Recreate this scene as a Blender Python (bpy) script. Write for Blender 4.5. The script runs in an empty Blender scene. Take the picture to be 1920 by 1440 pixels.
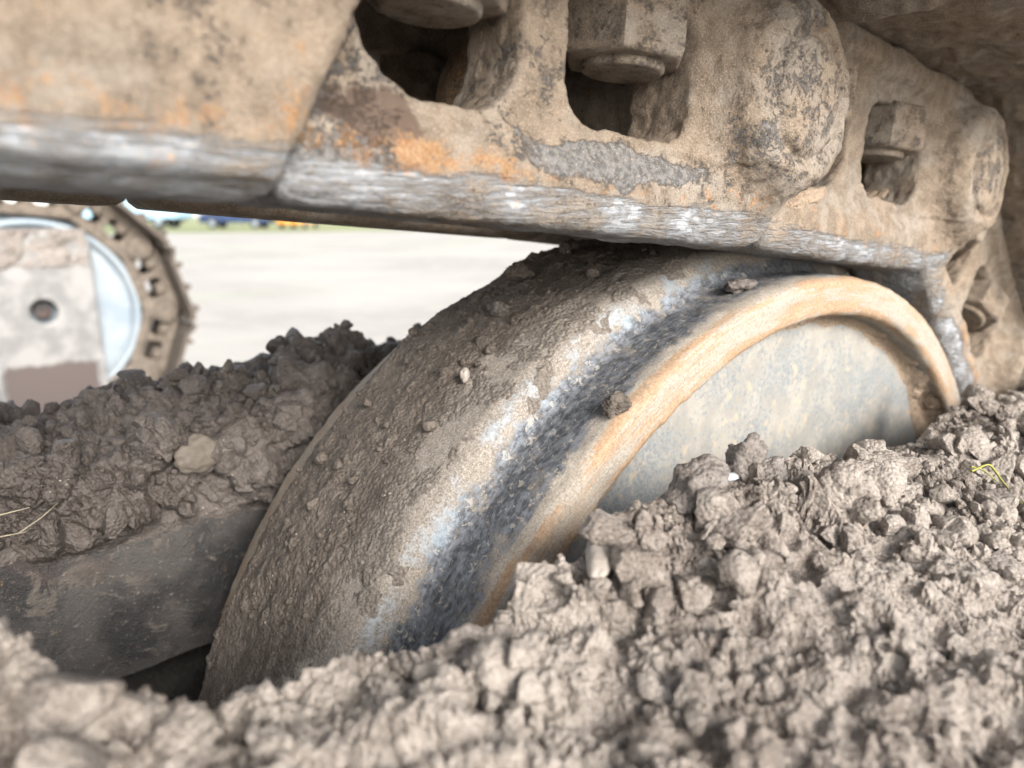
import bpy, bmesh, math
import numpy as np
from mathutils import Matrix, Vector

S = bpy.context.scene
C = S.collection
R = math.radians

# ------------------------------------------------------------------ camera
# Origin = axle of the near idler wheel on the outboard face of its rim.
# X runs forward along the track, Y inboard (across to the other track), Z up.
CAM_LOC = (-0.34397, -0.16756, 0.29780)
CAM_YAW, CAM_PITCH, CAM_ROLL = 0.698, -0.22852, 0.00444
cam_d = bpy.data.cameras.new("camera")
cam = bpy.data.objects.new("camera", cam_d)
C.objects.link(cam)
fw = Vector((math.sin(CAM_YAW) * math.cos(CAM_PITCH), math.cos(CAM_YAW) * math.cos(CAM_PITCH), math.sin(CAM_PITCH)))
rt = Vector((math.cos(CAM_YAW), -math.sin(CAM_YAW), 0))
up = rt.cross(fw)
rt2 = rt * math.cos(CAM_ROLL) + up * math.sin(CAM_ROLL)
up2 = -rt * math.sin(CAM_ROLL) + up * math.cos(CAM_ROLL)
cam.matrix_world = Matrix(((rt2.x, up2.x, -fw.x, CAM_LOC[0]), (rt2.y, up2.y, -fw.y, CAM_LOC[1]),
                           (rt2.z, up2.z, -fw.z, CAM_LOC[2]), (0, 0, 0, 1)))
cam_d.sensor_width = 36.0
cam_d.lens = 36.0 * 1340 / 1920
cam_d.clip_start = 0.005
cam_d.clip_end = 2000
cam_d.dof.use_dof = True
cam_d.dof.focus_distance = 0.275
cam_d.dof.aperture_fstop = 8.5
S.camera = cam

# ------------------------------------------------------------------ light: overcast day, exposed for the shade
SUN_EL, SUN_AZ = R(27), R(188)          # azimuth clockwise from +Y: light from behind the camera, a little left
world = bpy.data.worlds.new("World")
S.world = world
world.use_nodes = True
wn = world.node_tree
bg = wn.nodes["Background"]
sky = wn.nodes.new("ShaderNodeTexSky")
sky.sky_type = 'NISHITA'
sky.sun_disc = False
sky.sun_elevation = SUN_EL
sky.sun_rotation = SUN_AZ
sky.air_density = 1.0
sky.dust_density = 1.2
hs = wn.nodes.new("ShaderNodeHueSaturation")
hs.inputs["Saturation"].default_value = 0.30
wn.links.new(sky.outputs[0], hs.inputs["Color"])
wn.links.new(hs.outputs[0], bg.inputs["Color"])
bg.inputs["Strength"].default_value = 0.11
sun_d = bpy.data.lights.new("sun", 'SUN')
sun_d.energy = 1.5
sun_d.angle = R(22)
sun_d.color = (1.0, 0.96, 0.90)
sun = bpy.data.objects.new("sun", sun_d)
C.objects.link(sun)
sdir = Vector((math.sin(SUN_AZ) * math.cos(SUN_EL), math.cos(SUN_AZ) * math.cos(SUN_EL), math.sin(SUN_EL)))
sun.rotation_euler = sdir.to_track_quat('Z', 'Y').to_euler()
S.view_settings.view_transform = 'Standard'
S.view_settings.look = 'None'
S.view_settings.gamma = 1
S.view_settings.use_curve_mapping = False
S.view_settings.exposure = 2.1
S.render.engine = 'CYCLES'
S.cycles.use_denoising = True
S.cycles.max_bounces = 5
S.cycles.diffuse_bounces = 3
S.cycles.use_adaptive_sampling = True
S.cycles.adaptive_threshold = 0.015

# ------------------------------------------------------------------ numpy noise
def _h(ix, iy, iz, seed):
    n = (ix.astype(np.uint32) * np.uint32(374761393) + iy.astype(np.uint32) * np.uint32(668265263)
         + iz.astype(np.uint32) * np.uint32(2246822519) + np.uint32(seed * 3266489917 & 0xffffffff))
    n = (n ^ (n >> np.uint32(15))) * np.uint32(2246822519)
    n = (n ^ (n >> np.uint32(13))) * np.uint32(3266489917)
    return n ^ (n >> np.uint32(16))

def h01(ix, iy, iz, seed):
    return _h(ix, iy, iz, seed).astype(np.float32) * np.float32(1 / 4294967296.0)

def vnoise(p, seed=0):
    p = np.asarray(p, np.float32)
    i = np.floor(p).astype(np.int64)
    f = p - i
    u = f * f * f * (f * (f * 6 - 15) + 10)
    out = 0
    for dx in (0, 1):
        wx = u[:, 0] if dx else 1 - u[:, 0]
        for dy in (0, 1):
            wy = u[:, 1] if dy else 1 - u[:, 1]
            for dz in (0, 1):
                wz = u[:, 2] if dz else 1 - u[:, 2]
                out = out + wx * wy * wz * h01(i[:, 0] + dx, i[:, 1] + dy, i[:, 2] + dz, seed)
    return out * 2 - 1

_ROT = np.array([[0.0, .8, .6], [-.8, .36, -.48], [-.6, -.48, .64]], np.float32)
def fbm(p, scale, octs=4, seed=0, gain=.5):
    p = np.asarray(p, np.float32) * scale + 11.3
    a, s, out = 1.0, 0.0, 0
    for k in range(octs):
        out = out + a * vnoise(p, seed + k * 17)
        s += a
        a *= gain
        p = (p @ _ROT.T) * 2.03 + 5.7
    return out / s * 1.6

def ridged(p, scale, octs=3, seed=0):
    p = np.asarray(p, np.float32) * scale + 3.1
    a, s, out = 1.0, 0.0, 0
    for k in range(octs):
        out = out + a * (1 - np.abs(vnoise(p, seed + k * 13)) * 2)
        s += a
        a *= .5
        p = (p @ _ROT.T) * 2.1 + 1.7
    return out / s

def domes(p, cell, rmin, rmax, dens, seed=0, dims=3):
    """height of randomly placed lumps (spheres) above the surface point"""
    q = np.asarray(p, np.float32) / cell
    i = np.floor(q).astype(np.int64)
    out = np.zeros(len(q), np.float32)
    rz = (0,) if dims == 2 else (-1, 0, 1)
    for dx in (-1, 0, 1):
        for dy in (-1, 0, 1):
            for dz in rz:
                a, b, c = i[:, 0] + dx, i[:, 1] + dy, i[:, 2] + dz
                jx, jy = h01(a, b, c, seed), h01(a, b, c, seed + 1)
                jz = h01(a, b, c, seed + 2) if dims == 3 else np.float32(.5)
                r = (rmin + (rmax - rmin) * h01(a, b, c, seed + 3)) / cell
                on = h01(a, b, c, seed + 4) < dens
                d2 = (a + jx - q[:, 0]) ** 2 + (b + jy - q[:, 1]) ** 2
                if dims == 3:
                    d2 = d2 + (c + jz - q[:, 2]) ** 2
                hh = np.sqrt(np.maximum(r * r - d2, 0)) * on
                out = np.maximum(out, hh)
    return out * cell

def sstep(a, b, x):
    t = np.clip((x - a) / (b - a), 0, 1)
    return t * t * (3 - 2 * t)

# ------------------------------------------------------------------ mesh helpers
def mesh_np(name, verts, faces, smooth=True, attrs=None):
    """verts (N,3); faces (M,3|4) int array, or a list of polygons"""
    me = bpy.data.meshes.new(name)
    verts = np.asarray(verts, np.float32)
    if isinstance(faces, np.ndarray):
        k = faces.shape[1]
        me.vertices.add(len(verts))
        me.vertices.foreach_set("co", verts.ravel())
        me.loops.add(faces.size)
        me.loops.foreach_set("vertex_index", faces.astype(np.int32).ravel())
        me.polygons.add(len(faces))
        me.polygons.foreach_set("loop_start", np.arange(0, faces.size, k, dtype=np.int32))
        me.polygons.foreach_set("loop_total", np.full(len(faces), k, np.int32))
        me.update(calc_edges=True)
    else:
        me.from_pydata([tuple(v) for v in verts], [], faces)
    me.validate()
    me.polygons.foreach_set("use_smooth", np.full(len(me.polygons), smooth, bool))
    for n, a in (attrs or {}).items():
        at = me.attributes.new(n, 'FLOAT', 'POINT')
        at.data.foreach_set("value", np.asarray(a, np.float32))
    me.update()
    return me

def link(name, me, mat=None, parent=None, mw=None):
    o = bpy.data.objects.new(name, me)
    C.objects.link(o)
    if mat and me and not me.materials:
        me.materials.append(mat)
    if parent:
        o.parent = parent
    if mw is not None:
        o.matrix_local = mw
    return o

def empty(name, loc=(0, 0, 0)):
    o = bpy.data.objects.new(name, None)
    o.location = loc
    o.empty_display_size = .05
    C.objects.link(o)
    return o

def tag(o, label, cat, group=None, kind=None):
    o["label"] = label
    o["category"] = cat
    if group:
        o["group"] = group
    if kind:
        o["kind"] = kind
    return o

def structure(o):
    o["kind"] = "structure"
    return o

def grid_faces(nu, nv, wrap_u=False):
    a = np.arange(nu * nv).reshape(nu, nv)
    if wrap_u:
        a = np.vstack([a, a[:1]])
    return np.stack([a[:-1, :-1], a[1:, :-1], a[1:, 1:], a[:-1, 1:]], -1).reshape(-1, 4)

def grid_normals(P):
    """P (nu,nv,3) -> unit normals"""
    du = np.gradient(P, axis=0)
    dv = np.gradient(P, axis=1)
    n = np.cross(du, dv)
    return n / (np.linalg.norm(n, axis=-1, keepdims=True) + 1e-12)

class MB:
    """collects simple solids into one mesh"""
    def __init__(s):
        s.bm = bmesh.new()
    def box(s, x0, x1, y0, y1, z0, z1, bev=0, mw=None):
        b = bmesh.new()
        bmesh.ops.create_cube(b, size=1)
        for v in b.verts:
            v.co = Vector((x0 + (v.co.x + .5) * (x1 - x0), y0 + (v.co.y + .5) * (y1 - y0), z0 + (v.co.z + .5) * (z1 - z0)))
        if bev:
            bmesh.ops.bevel(b, geom=b.edges[:], offset=bev, segments=2, affect='EDGES', profile=.5)
        return s._in(b, mw)
    def cyl(s, r, z0, z1, seg=32, r2=None, bev=0, mw=None):
        b = bmesh.new()
        bmesh.ops.create_cone(b, cap_ends=True, segments=seg, radius1=r, radius2=r if r2 is None else r2, depth=z1 - z0)
        for v in b.verts:
            v.co.z += (z0 + z1) / 2
        if bev:
            es = [e for e in b.edges if abs(e.verts[0].co.z - e.verts[1].co.z) < 1e-9]
            bmesh.ops.bevel(b, geom=es, offset=bev, segments=3, affect='EDGES', profile=.5)
        return s._in(b, mw)
    def prism(s, pts, y0, y1, bev=0, mw=None):
        """(x,z) outline extruded along y"""
        b = bmesh.new()
        f = b.faces.new([b.verts.new((p[0], y0, p[1])) for p in pts])
        r = bmesh.ops.extrude_face_region(b, geom=[f])
        for v in [g for g in r['geom'] if isinstance(g, bmesh.types.BMVert)]:
            v.co.y = y1
        bmesh.ops.recalc_face_normals(b, faces=b.faces[:])
        if bev:
            bmesh.ops.bevel(b, geom=b.edges[:], offset=bev, segments=2, affect='EDGES', profile=.5)
        return s._in(b, mw)
    def _in(s, b, mw):
        if mw is not None:
            b.transform(mw)
        me = bpy.data.meshes.new("t")
        b.to_mesh(me)
        b.free()
        s.bm.from_mesh(me)
        bpy.data.meshes.remove(me)
        return s
    def mesh(s, name, smooth=True):
        bmesh.ops.recalc_face_normals(s.bm, faces=s.bm.faces[:])
        me = bpy.data.meshes.new(name)
        s.bm.to_mesh(me)
        s.bm.free()
        me.polygons.foreach_set("use_smooth", np.full(len(me.polygons), False, bool))
        if smooth:
            me.polygons.foreach_set("use_smooth", np.full(len(me.polygons), True, bool))
            me.set_sharp_from_angle(angle=R(35))
        return me

def ROT(axis, deg):
    return Matrix.Rotation(R(deg), 4, axis)
def TR(x, y, z):
    return Matrix.Translation((x, y, z))

def surface_nets(f, org, h):
    nx, ny, nz = f.shape
    ins = f < 0
    cnt = np.zeros((nx - 1, ny - 1, nz - 1), np.uint8)
    corners = [(i, j, k) for i in (0, 1) for j in (0, 1) for k in (0, 1)]
    for i, j, k in corners:
        cnt += ins[i:nx - 1 + i, j:ny - 1 + j, k:nz - 1 + k]
    act = (cnt > 0) & (cnt < 8)
    idx = np.argwhere(act)
    vid = np.full(act.shape, -1, np.int32)
    vid[act] = np.arange(len(idx))
    acc = np.zeros((len(idx), 3), np.float32)
    n = np.zeros(len(idx), np.float32)
    for c in corners:
        for ax in range(3):
            if c[ax]:
                continue
            d = list(c)
            d[ax] = 1
            fa = f[idx[:, 0] + c[0], idx[:, 1] + c[1], idx[:, 2] + c[2]]
            fb = f[idx[:, 0] + d[0], idx[:, 1] + d[1], idx[:, 2] + d[2]]
            m = (fa < 0) != (fb < 0)
            t = np.where(m, fa / (fa - fb + 1e-20), 0)
            pt = np.tile(np.array(c, np.float32), (len(idx), 1))
            pt[:, ax] += t
            acc += pt * m[:, None]
            n += m
    V = (idx + acc / n[:, None]) * h + np.array(org)
    quads = []
    for ax in range(3):
        a, b = (ax + 1) % 3, (ax + 2) % 3
        sl0 = [slice(None)] * 3
        sl1 = [slice(None)] * 3
        sl0[ax], sl1[ax] = slice(0, -1), slice(1, None)
        e0, e1 = ins[tuple(sl0)], ins[tuple(sl1)]
        for flip, m in ((False, e0 & ~e1), (True, ~e0 & e1)):
            g = np.argwhere(m)
            ok = (g[:, a] > 0) & (g[:, b] > 0) & (g[:, a] < f.shape[a] - 1) & (g[:, b] < f.shape[b] - 1)
            g = g[ok]
            def cell(da, db):
                q = g.copy()
                q[:, a] -= da
                q[:, b] -= db
                return vid[q[:, 0], q[:, 1], q[:, 2]]
            q = np.stack([cell(1, 1), cell(0, 1), cell(0, 0), cell(1, 0)], -1)
            quads.append(q[:, ::-1] if flip else q)
    return V.astype(np.float32), np.concatenate(quads)

def vert_normals(V, F):
    n = np.zeros_like(V)
    fn = np.cross(V[F[:, 2]] - V[F[:, 0]], V[F[:, 3 % F.shape[1]]] - V[F[:, 1]]) if F.shape[1] == 4 else \
        np.cross(V[F[:, 1]] - V[F[:, 0]], V[F[:, 2]] - V[F[:, 0]])
    for k in range(F.shape[1]):
        for c in range(3):
            n[:, c] += np.bincount(F[:, k], weights=fn[:, c], minlength=len(V))
    return n / (np.linalg.norm(n, axis=1, keepdims=True) + 1e-12)

# ------------------------------------------------------------------ material helpers
class NT:
    def __init__(s, name):
        s.m = bpy.data.materials.new(name)
        s.m.use_nodes = True
        s.t = s.m.node_tree
        s.b = s.t.nodes["Principled BSDF"]
        s.pos = s.t.nodes.new("ShaderNodeNewGeometry").outputs["Position"]
    def _set(s, sock, v):
        if isinstance(v, bpy.types.NodeSocket):
            s.t.links.new(v, sock)
        elif isinstance(v, (tuple, list)) and len(v) == 3 and sock.type == 'RGBA':
            sock.default_value = (*v, 1)
        else:
            sock.default_value = v
    def noise(s, scale, detail=4, rough=.55, vec=None, dist=0, w=None):
        n = s.t.nodes.new("ShaderNodeTexNoise")
        s._set(n.inputs["Vector"], s.pos if vec is None else vec)
        n.inputs["Scale"].default_value = scale
        n.inputs["Detail"].default_value = detail
        n.inputs["Roughness"].default_value = rough
        n.inputs["Distortion"].default_value = dist
        return n.outputs[0]
    def voro(s, scale, feat='F1', vec=None, out="Distance"):
        n = s.t.nodes.new("ShaderNodeTexVoronoi")
        n.feature = feat
        s._set(n.inputs["Vector"], s.pos if vec is None else vec)
        n.inputs["Scale"].default_value = scale
        return n.outputs[out]
    def attr(s, name):
        n = s.t.nodes.new("ShaderNodeAttribute")
        n.attribute_name = name
        return n.outputs["Fac"]
    def math(s, op, a, b=0.0, c=0.0):
        n = s.t.nodes.new("ShaderNodeMath")
        n.operation = op
        s._set(n.inputs[0], a)
        s._set(n.inputs[1], b)
        s._set(n.inputs[2], c)
        return n.outputs[0]
    def ramp(s, x, a, b, lo=0.0, hi=1.0):
        n = s.t.nodes.new("ShaderNodeMapRange")
        n.interpolation_type = 'SMOOTHSTEP'
        s._set(n.inputs[0], x)
        n.inputs[1].default_value = a
        n.inputs[2].default_value = b
        s._set(n.inputs[3], lo)
        s._set(n.inputs[4], hi)
        return n.outputs[0]
    def mix(s, f, a, b):
        n = s.t.nodes.new("ShaderNodeMix")
        n.data_type = 'RGBA'
        s._set(n.inputs[0], f)
        s._set(n.inputs[6], a)
        s._set(n.inputs[7], b)
        return n.outputs[2]
    def mask(s, attr, noise, amp=1.0, soft=.08):
        """attribute with a border broken up by noise"""
        k = s.math('MULTIPLY_ADD', s.math('SUBTRACT', noise, .5), amp, attr)
        return s.ramp(k, .5 - soft, .5 + soft)
    def vscale(s, v):
        n = s.t.nodes.new("ShaderNodeVectorMath")
        n.operation = 'MULTIPLY'
        s._set(n.inputs[0], s.pos)
        n.inputs[1].default_value = v
        return n.outputs[0]
    def bump(s, height, strength=.5, dist=.001, normal=None):
        n = s.t.nodes.new("ShaderNodeBump")
        n.inputs["Strength"].default_value = strength
        n.inputs["Distance"].default_value = dist
        s._set(n.inputs["Height"], height)
        if normal is not None:
            s.t.links.new(normal, n.inputs["Normal"])
        return n.outputs[0]
    def done(s, color, rough=.7, metal=0.0, normal=None, spec=None):
        s._set(s.b.inputs["Base Color"], color)
        s._set(s.b.inputs["Roughness"], rough)
        s._set(s.b.inputs["Metallic"], metal)
        if spec is not None:
            s._set(s.b.inputs["Specular IOR Level"], spec)
        if normal is not None:
            s.t.links.new(normal, s.b.inputs["Normal"])
        return s.m

def mat_mud(name, dry, damp, dampness=.0, rough=.85, spec=.3, bump=1.0, film=None):
    n = NT(name)
    a = n.noise(18, 4)
    b = n.noise(160, 4)
    c = n.noise(900, 5, .7)
    f = n.ramp(n.math('MULTIPLY_ADD', b, .45, n.math('MULTIPLY', a, .55)), .40, .58)
    col = n.mix(f, damp, dry)
    # tiny grains and pale grit
    g = n.ramp(c, .35, .68)
    col = n.mix(n.math('MULTIPLY', g, .35), col, tuple(min(1, x * 1.45) for x in dry))
    g2 = n.ramp(c, .47, .30)
    col = n.mix(n.math('MULTIPLY', g2, .45), col, tuple(x * .55 for x in damp))
    gr = n.ramp(n.voro(420), .20, .12)
    pick = n.ramp(n.noise(70, 2), .56, .66)
    col = n.mix(n.math('MULTIPLY', gr, pick), col, (.46, .42, .37))
    if film:
        fm = n.mask(n.attr('film'), b, .8, .4)
        col = n.mix(fm, col, n.mix(n.ramp(c, .38, .62), film[0], film[1]))
    h = n.math('ADD', n.math('MULTIPLY', c, .6), n.noise(2600, 3, .7))
    nb = n.bump(h, .8 * bump, .0009)
    h2 = n.bump(n.voro(620), .75 * bump, -.0014, nb)
    r = n.ramp(a, .35, .65, rough - dampness, rough)
    return n.done(col, r, 0, h2, spec)

def mat_dusty_iron(name, dust=(.282, .219, .163), dust2=(.185, .141, .104), iron=(.10, .096, .094)):
    """cast iron under dried dust; attributes: dust, rust, bare, stain"""
    n = NT(name)
    nf = n.noise(650, 6, .7)
    nm = n.noise(140, 5, .6)
    nl = n.noise(35, 3)
    d = n.mask(n.attr("dust"), n.math('MULTIPLY_ADD', nf, .6, n.math('MULTIPLY', nm, .4)), 2.2, .10)
    dc = n.mix(n.ramp(nm, .35, .66), dust2, dust)
    dc = n.mix(n.math('MULTIPLY', n.ramp(nl, .46, .62), .7), dc, n.mix(n.ramp(nm, .35, .66), (.19, .163, .136), (.30, .265, .228)))
    fine = n.noise(1700, 4, .75)
    dc = n.mix(n.math('MULTIPLY', n.ramp(fine, .50, .64), .55), dc, (.46, .385, .30))
    dc = n.mix(n.math('MULTIPLY', n.ramp(fine, .46, .34), .55), dc, (.15, .11, .08))
    pit = n.ramp(n.noise(420, 5, .75), .335, .30)
    dc = n.mix(n.math('MULTIPLY', pit, .75), dc, (.07, .055, .045))
    ic = n.mix(n.ramp(n.noise(420, 4), .4, .62), iron, (.20, .19, .184))
    ic = n.mix(n.math('MULTIPLY', n.ramp(n.noise(1500, 3, .7), .56, .64), .8), ic, (.42, .35, .27))
    col = n.mix(d, ic, dc)
    st = n.mask(n.attr("stain"), n.noise(240, 4), .9, .12)
    col = n.mix(n.math('MULTIPLY', st, .85), col, (.115, .075, .055))
    # bare polished running surface
    bn = n.math('MULTIPLY_ADD', n.noise(1, 5, .65, n.vscale((95, 600, 650))), .65, n.math('MULTIPLY', nf, .35))
    ba = n.mask(n.attr("bare"), bn, 1.5, .22)
    steel = n.mix(n.ramp(n.noise(1, 5, .7, n.vscale((80, 800, 900))), .34, .62), (.19, .20, .215), (.36, .375, .395))
    steel = n.mix(n.math('MULTIPLY', n.ramp(n.noise(1, 5, .75, n.vscale((700, 1400, 1400))), .53, .62), .7), steel, (.33, .28, .22))
    steel = n.mix(n.math('MULTIPLY', n.ramp(n.noise(1, 5, .7, n.vscale((60, 900, 1100))), .42, .36), .65), steel, (.10, .10, .11))
    col = n.mix(ba, col, steel)
    ru = n.mask(n.attr("rust"), n.math('MULTIPLY_ADD', nf, .5, n.math('MULTIPLY', n.noise(190, 4), .5)), 2.0, .16)
    rc = n.mix(n.ramp(n.noise(900, 3), .4, .65), (.33, .155, .06), (.44, .275, .14))
    col = n.mix(n.math('MULTIPLY', ru, .72), col, rc)
    met = n.math('MULTIPLY', ba, n.math('SUBTRACT', 1.0, ru))
    rough = n.ramp(met, 0, 1, n.ramp(d, 0, 1, .62, .93), n.ramp(nf, .35, .65, .66, .85))
    h = n.math('MULTIPLY_ADD', n.noise(1900, 4, .7), .5, nf)
    h = n.math('MULTIPLY_ADD', d, .5, h)
    h = n.math('MULTIPLY', h, n.math('MULTIPLY_ADD', ba, -.9, 1.0))
    nb = n.bump(h, 1.0, .0013)
    return n.done(col, rough, n.math('MULTIPLY', met, .25), nb, .3)

# ------------------------------------------------------------------ materials
M_MUD = mat_mud("dry_mud", (.372, .324, .282), (.152, .123, .102), .05, .9, .25, 1.15)
M_WET = mat_mud("damp_mud", (.128, .108, .095), (.062, .050, .043), .30, .78, .5, .8)
M_CAKE = mat_mud("caked_mud", (.150, .125, .104), (.084, .068, .056), .05, .92, .2, 1.0, ((.135, .114, .096), (.235, .204, .174)))
M_DIRT = mat_mud("dried_dirt", (.36, .275, .20), (.25, .185, .135), .0, .93, .2)
M_IRON = mat_dusty_iron("dusty_iron")

def mat_wheel():
    n = NT("wheel_iron")
    pol = n.attr("theta")           # metres along the rim
    cb = n.t.nodes.new("ShaderNodeCombineXYZ")
    n._set(cb.inputs[0], n.math('MULTIPLY', pol, 42))
    n._set(cb.inputs[1], n.math('MULTIPLY', n.attr("prof"), 1300))
    sv = cb.outputs[0]
    streak = n.noise(1, 5, .65, sv, .4)
    cb2 = n.t.nodes.new("ShaderNodeCombineXYZ")
    n._set(cb2.inputs[0], n.math('MULTIPLY', pol, 160))
    n._set(cb2.inputs[1], n.math('MULTIPLY', n.attr("prof"), 420))
    flow = n.noise(1, 5, .65, cb2.outputs[0], 1.2)
    nf = n.noise(700, 6, .72)
    nm = n.noise(150, 5, .6)
    # ground: dust in cream and tan
    dust = n.mix(n.ramp(nf, .38, .62), (.135, .114, .096), (.235, .204, .174))
    dust = n.mix(n.mask(n.attr('pale'), streak, 1.2, .25), dust, n.mix(n.ramp(nf, .35, .65), (.225, .19, .15), (.33, .295, .25)))
    dust = n.mix(n.math('MULTIPLY', n.ramp(n.noise(1500, 4, .7), .46, .64), .4), dust, (.52, .46, .39))
    ru = n.mask(n.attr("rust"), n.math('MULTIPLY_ADD', streak, .75, n.math('MULTIPLY', nf, .25)), 2.8, .12)
    rc = n.mix(n.ramp(nf, .38, .64), (.27, .14, .062), (.37, .225, .115))
    col = n.mix(n.math('MULTIPLY', ru, .66), dust, rc)
    # dark worn tread with flakes of dried mud
    dk = n.mask(n.attr("dark"), n.math('MULTIPLY_ADD', nm, .55, n.math('MULTIPLY', nf, .45)), 1.9, .14)
    dc = n.mix(n.ramp(n.math('MULTIPLY_ADD', n.noise(300, 4, .65), .5, n.math('MULTIPLY', flow, .5)), .4, .62), (.055, .058, .066), (.185, .193, .21))
    fl = n.ramp(n.noise(330, 4, .65, None, .7), .58, .62)
    dc = n.mix(n.math('MULTIPLY', fl, .8), dc, (.33, .30, .26))
    col = n.mix(dk, col, dc)
    ba = n.mask(n.attr("bare"), n.math('MULTIPLY_ADD', nf, .5, n.math('MULTIPLY', nm, .5)), 2.3, .30)
    col = n.mix(n.math('MULTIPLY', ba, .7), col, (.31, .365, .41))
    met = n.math('MAXIMUM', n.math('MULTIPLY', ba, .35), n.math('MULTIPLY', dk, .30))
    rough = n.ramp(met, 0, .4, .9, .5)
    h = n.math('MULTIPLY_ADD', n.noise(1800, 4, .7), .45, n.math('MULTIPLY_ADD', streak, .6, nf))
    return n.done(col, rough, met, n.bump(h, .7, .0007), .35)
M_WHEEL = mat_wheel()

def mat_disc():
    n = NT("disc_iron")
    a = n.noise(26, 3)
    b = n.noise(330, 6, .72, None, .3)
    dust = n.mix(n.ramp(n.noise(60, 4), .38, .62), (.225, .210, .186), (.285, .262, .226))
    blue = n.mix(n.ramp(n.noise(700, 3), .4, .6), (.14, .155, .165), (.21, .22, .22))
    m = n.math('MULTIPLY', n.ramp(n.math('MULTIPLY_ADD', a, .35, n.math('MULTIPLY', b, .65)), .43, .57), .85)
    col = n.mix(m, dust, blue)
    col = n.mix(n.math('MULTIPLY', n.ramp(n.noise(120, 4), .60, .70), .55), col, (.40, .30, .19))
    dark = n.ramp(n.noise(640, 5, .75), .38, .28)
    col = n.mix(n.math('MULTIPLY', dark, .7), col, (.13, .12, .11))
    return n.done(col, .85, 0, n.bump(n.math('ADD', b, n.noise(1600, 3)), .4, .0006), .3)
M_DISC = mat_disc()

def mat_plate():
    n = NT("frame_plate")
    a = n.noise(22, 4, .6)
    b = n.noise(240, 5, .65)
    col = n.mix(n.ramp(a, .42, .58), (.034, .032, .032), (.080, .073, .068))
    col = n.mix(n.ramp(n.noise(55, 6, .7, None, .8), .56, .64), col, (.12, .104, .09))
    col = n.mix(n.math('MULTIPLY', n.ramp(n.noise(14, 3), .52, .66), .7), col, (.10, .062, .052))
    col = n.mix(n.math('MULTIPLY', n.ramp(n.noise(480, 4, .7), .60, .68), .7), col, (.24, .21, .185))
    col = n.mix(n.math('MULTIPLY', n.ramp(b, .60, .70), .5), col, (.15, .09, .045))
    h = n.math('MULTIPLY_ADD', b, .8, n.math('MULTIPLY_ADD', n.noise(55, 6, .7, None, .8), 2.0, n.noise(1200, 3)))
    return n.done(col, n.ramp(a, .4, .6, .55, .8), 0, n.bump(h, .9, .0016), .4)
M_PLATE = mat_plate()

def mat_simple(name, col, rough=.6, metal=0, var=.25, scale=20):
    n = NT(name)
    c2 = tuple(x * (1 - var) for x in col)
    return n.done(n.mix(n.ramp(n.noise(scale, 4), .35, .65), c2, col), rough, metal)

# ------------------------------------------------------------------ ground
GZ = -0.47
def mat_ground():
    n = NT("gravel_yard")
    col = n.mix(n.ramp(n.noise(.35, 4), .38, .62), (.335, .312, .28), (.42, .395, .355))
    col = n.mix(n.ramp(n.noise(4, 5), .45, .65), col, (.39, .36, .325))
    col = n.mix(n.math('MULTIPLY', n.ramp(n.noise(1, 4, .6, n.vscale((.06, .5, 1))), .55, .68), .7), col, (.35, .365, .28))
    return n.done(col, .95, 0, n.bump(n.noise(60, 4), .5, .01), .2)
me = mesh_np("ground", [(-600, -600, GZ), (600, -600, GZ), (600, 600, GZ), (-600, 600, GZ)], np.array([[0, 1, 2, 3]]), False)
structure(link("ground", me, mat_ground()))

def mat_grass():
    n = NT("verge_grass")
    col = n.mix(n.ramp(n.noise(.8, 4), .35, .65), (.16, .19, .07), (.30, .30, .14))
    return n.done(col, .95)
me = mesh_np("grass_verge", [(-120, 36, GZ + .01), (160, 36, GZ + .01), (160, 420, GZ + .01), (-120, 420, GZ + .01)], np.array([[0, 1, 2, 3]]), False)
structure(link("grass_verge", me, mat_grass()))

# ------------------------------------------------------------------ track link geometry (signed distance field)
PITCH = .2045
VT = .047                     # top of link, where the shoe sits
def smin(a, b, k):
    h = np.clip(.5 + .5 * (b - a) / k, 0, 1)
    return b + (a - b) * h - k * h * (1 - h)
def smax(a, b, k):
    return -smin(-a, -b, k)
def rbox(px, py, hx, hy, r):
    qx, qy = np.abs(px) - hx + r, np.abs(py) - hy + r
    return np.hypot(np.maximum(qx, 0), np.maximum(qy, 0)) + np.minimum(np.maximum(qx, qy), 0) - r
def extr(d2, w, c, hw, r):
    dw = np.abs(w - c) - hw
    a, b = d2 + r, dw + r
    return np.minimum(np.maximum(a, b), 0) + np.hypot(np.maximum(a, 0), np.maximum(b, 0)) - r

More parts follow.
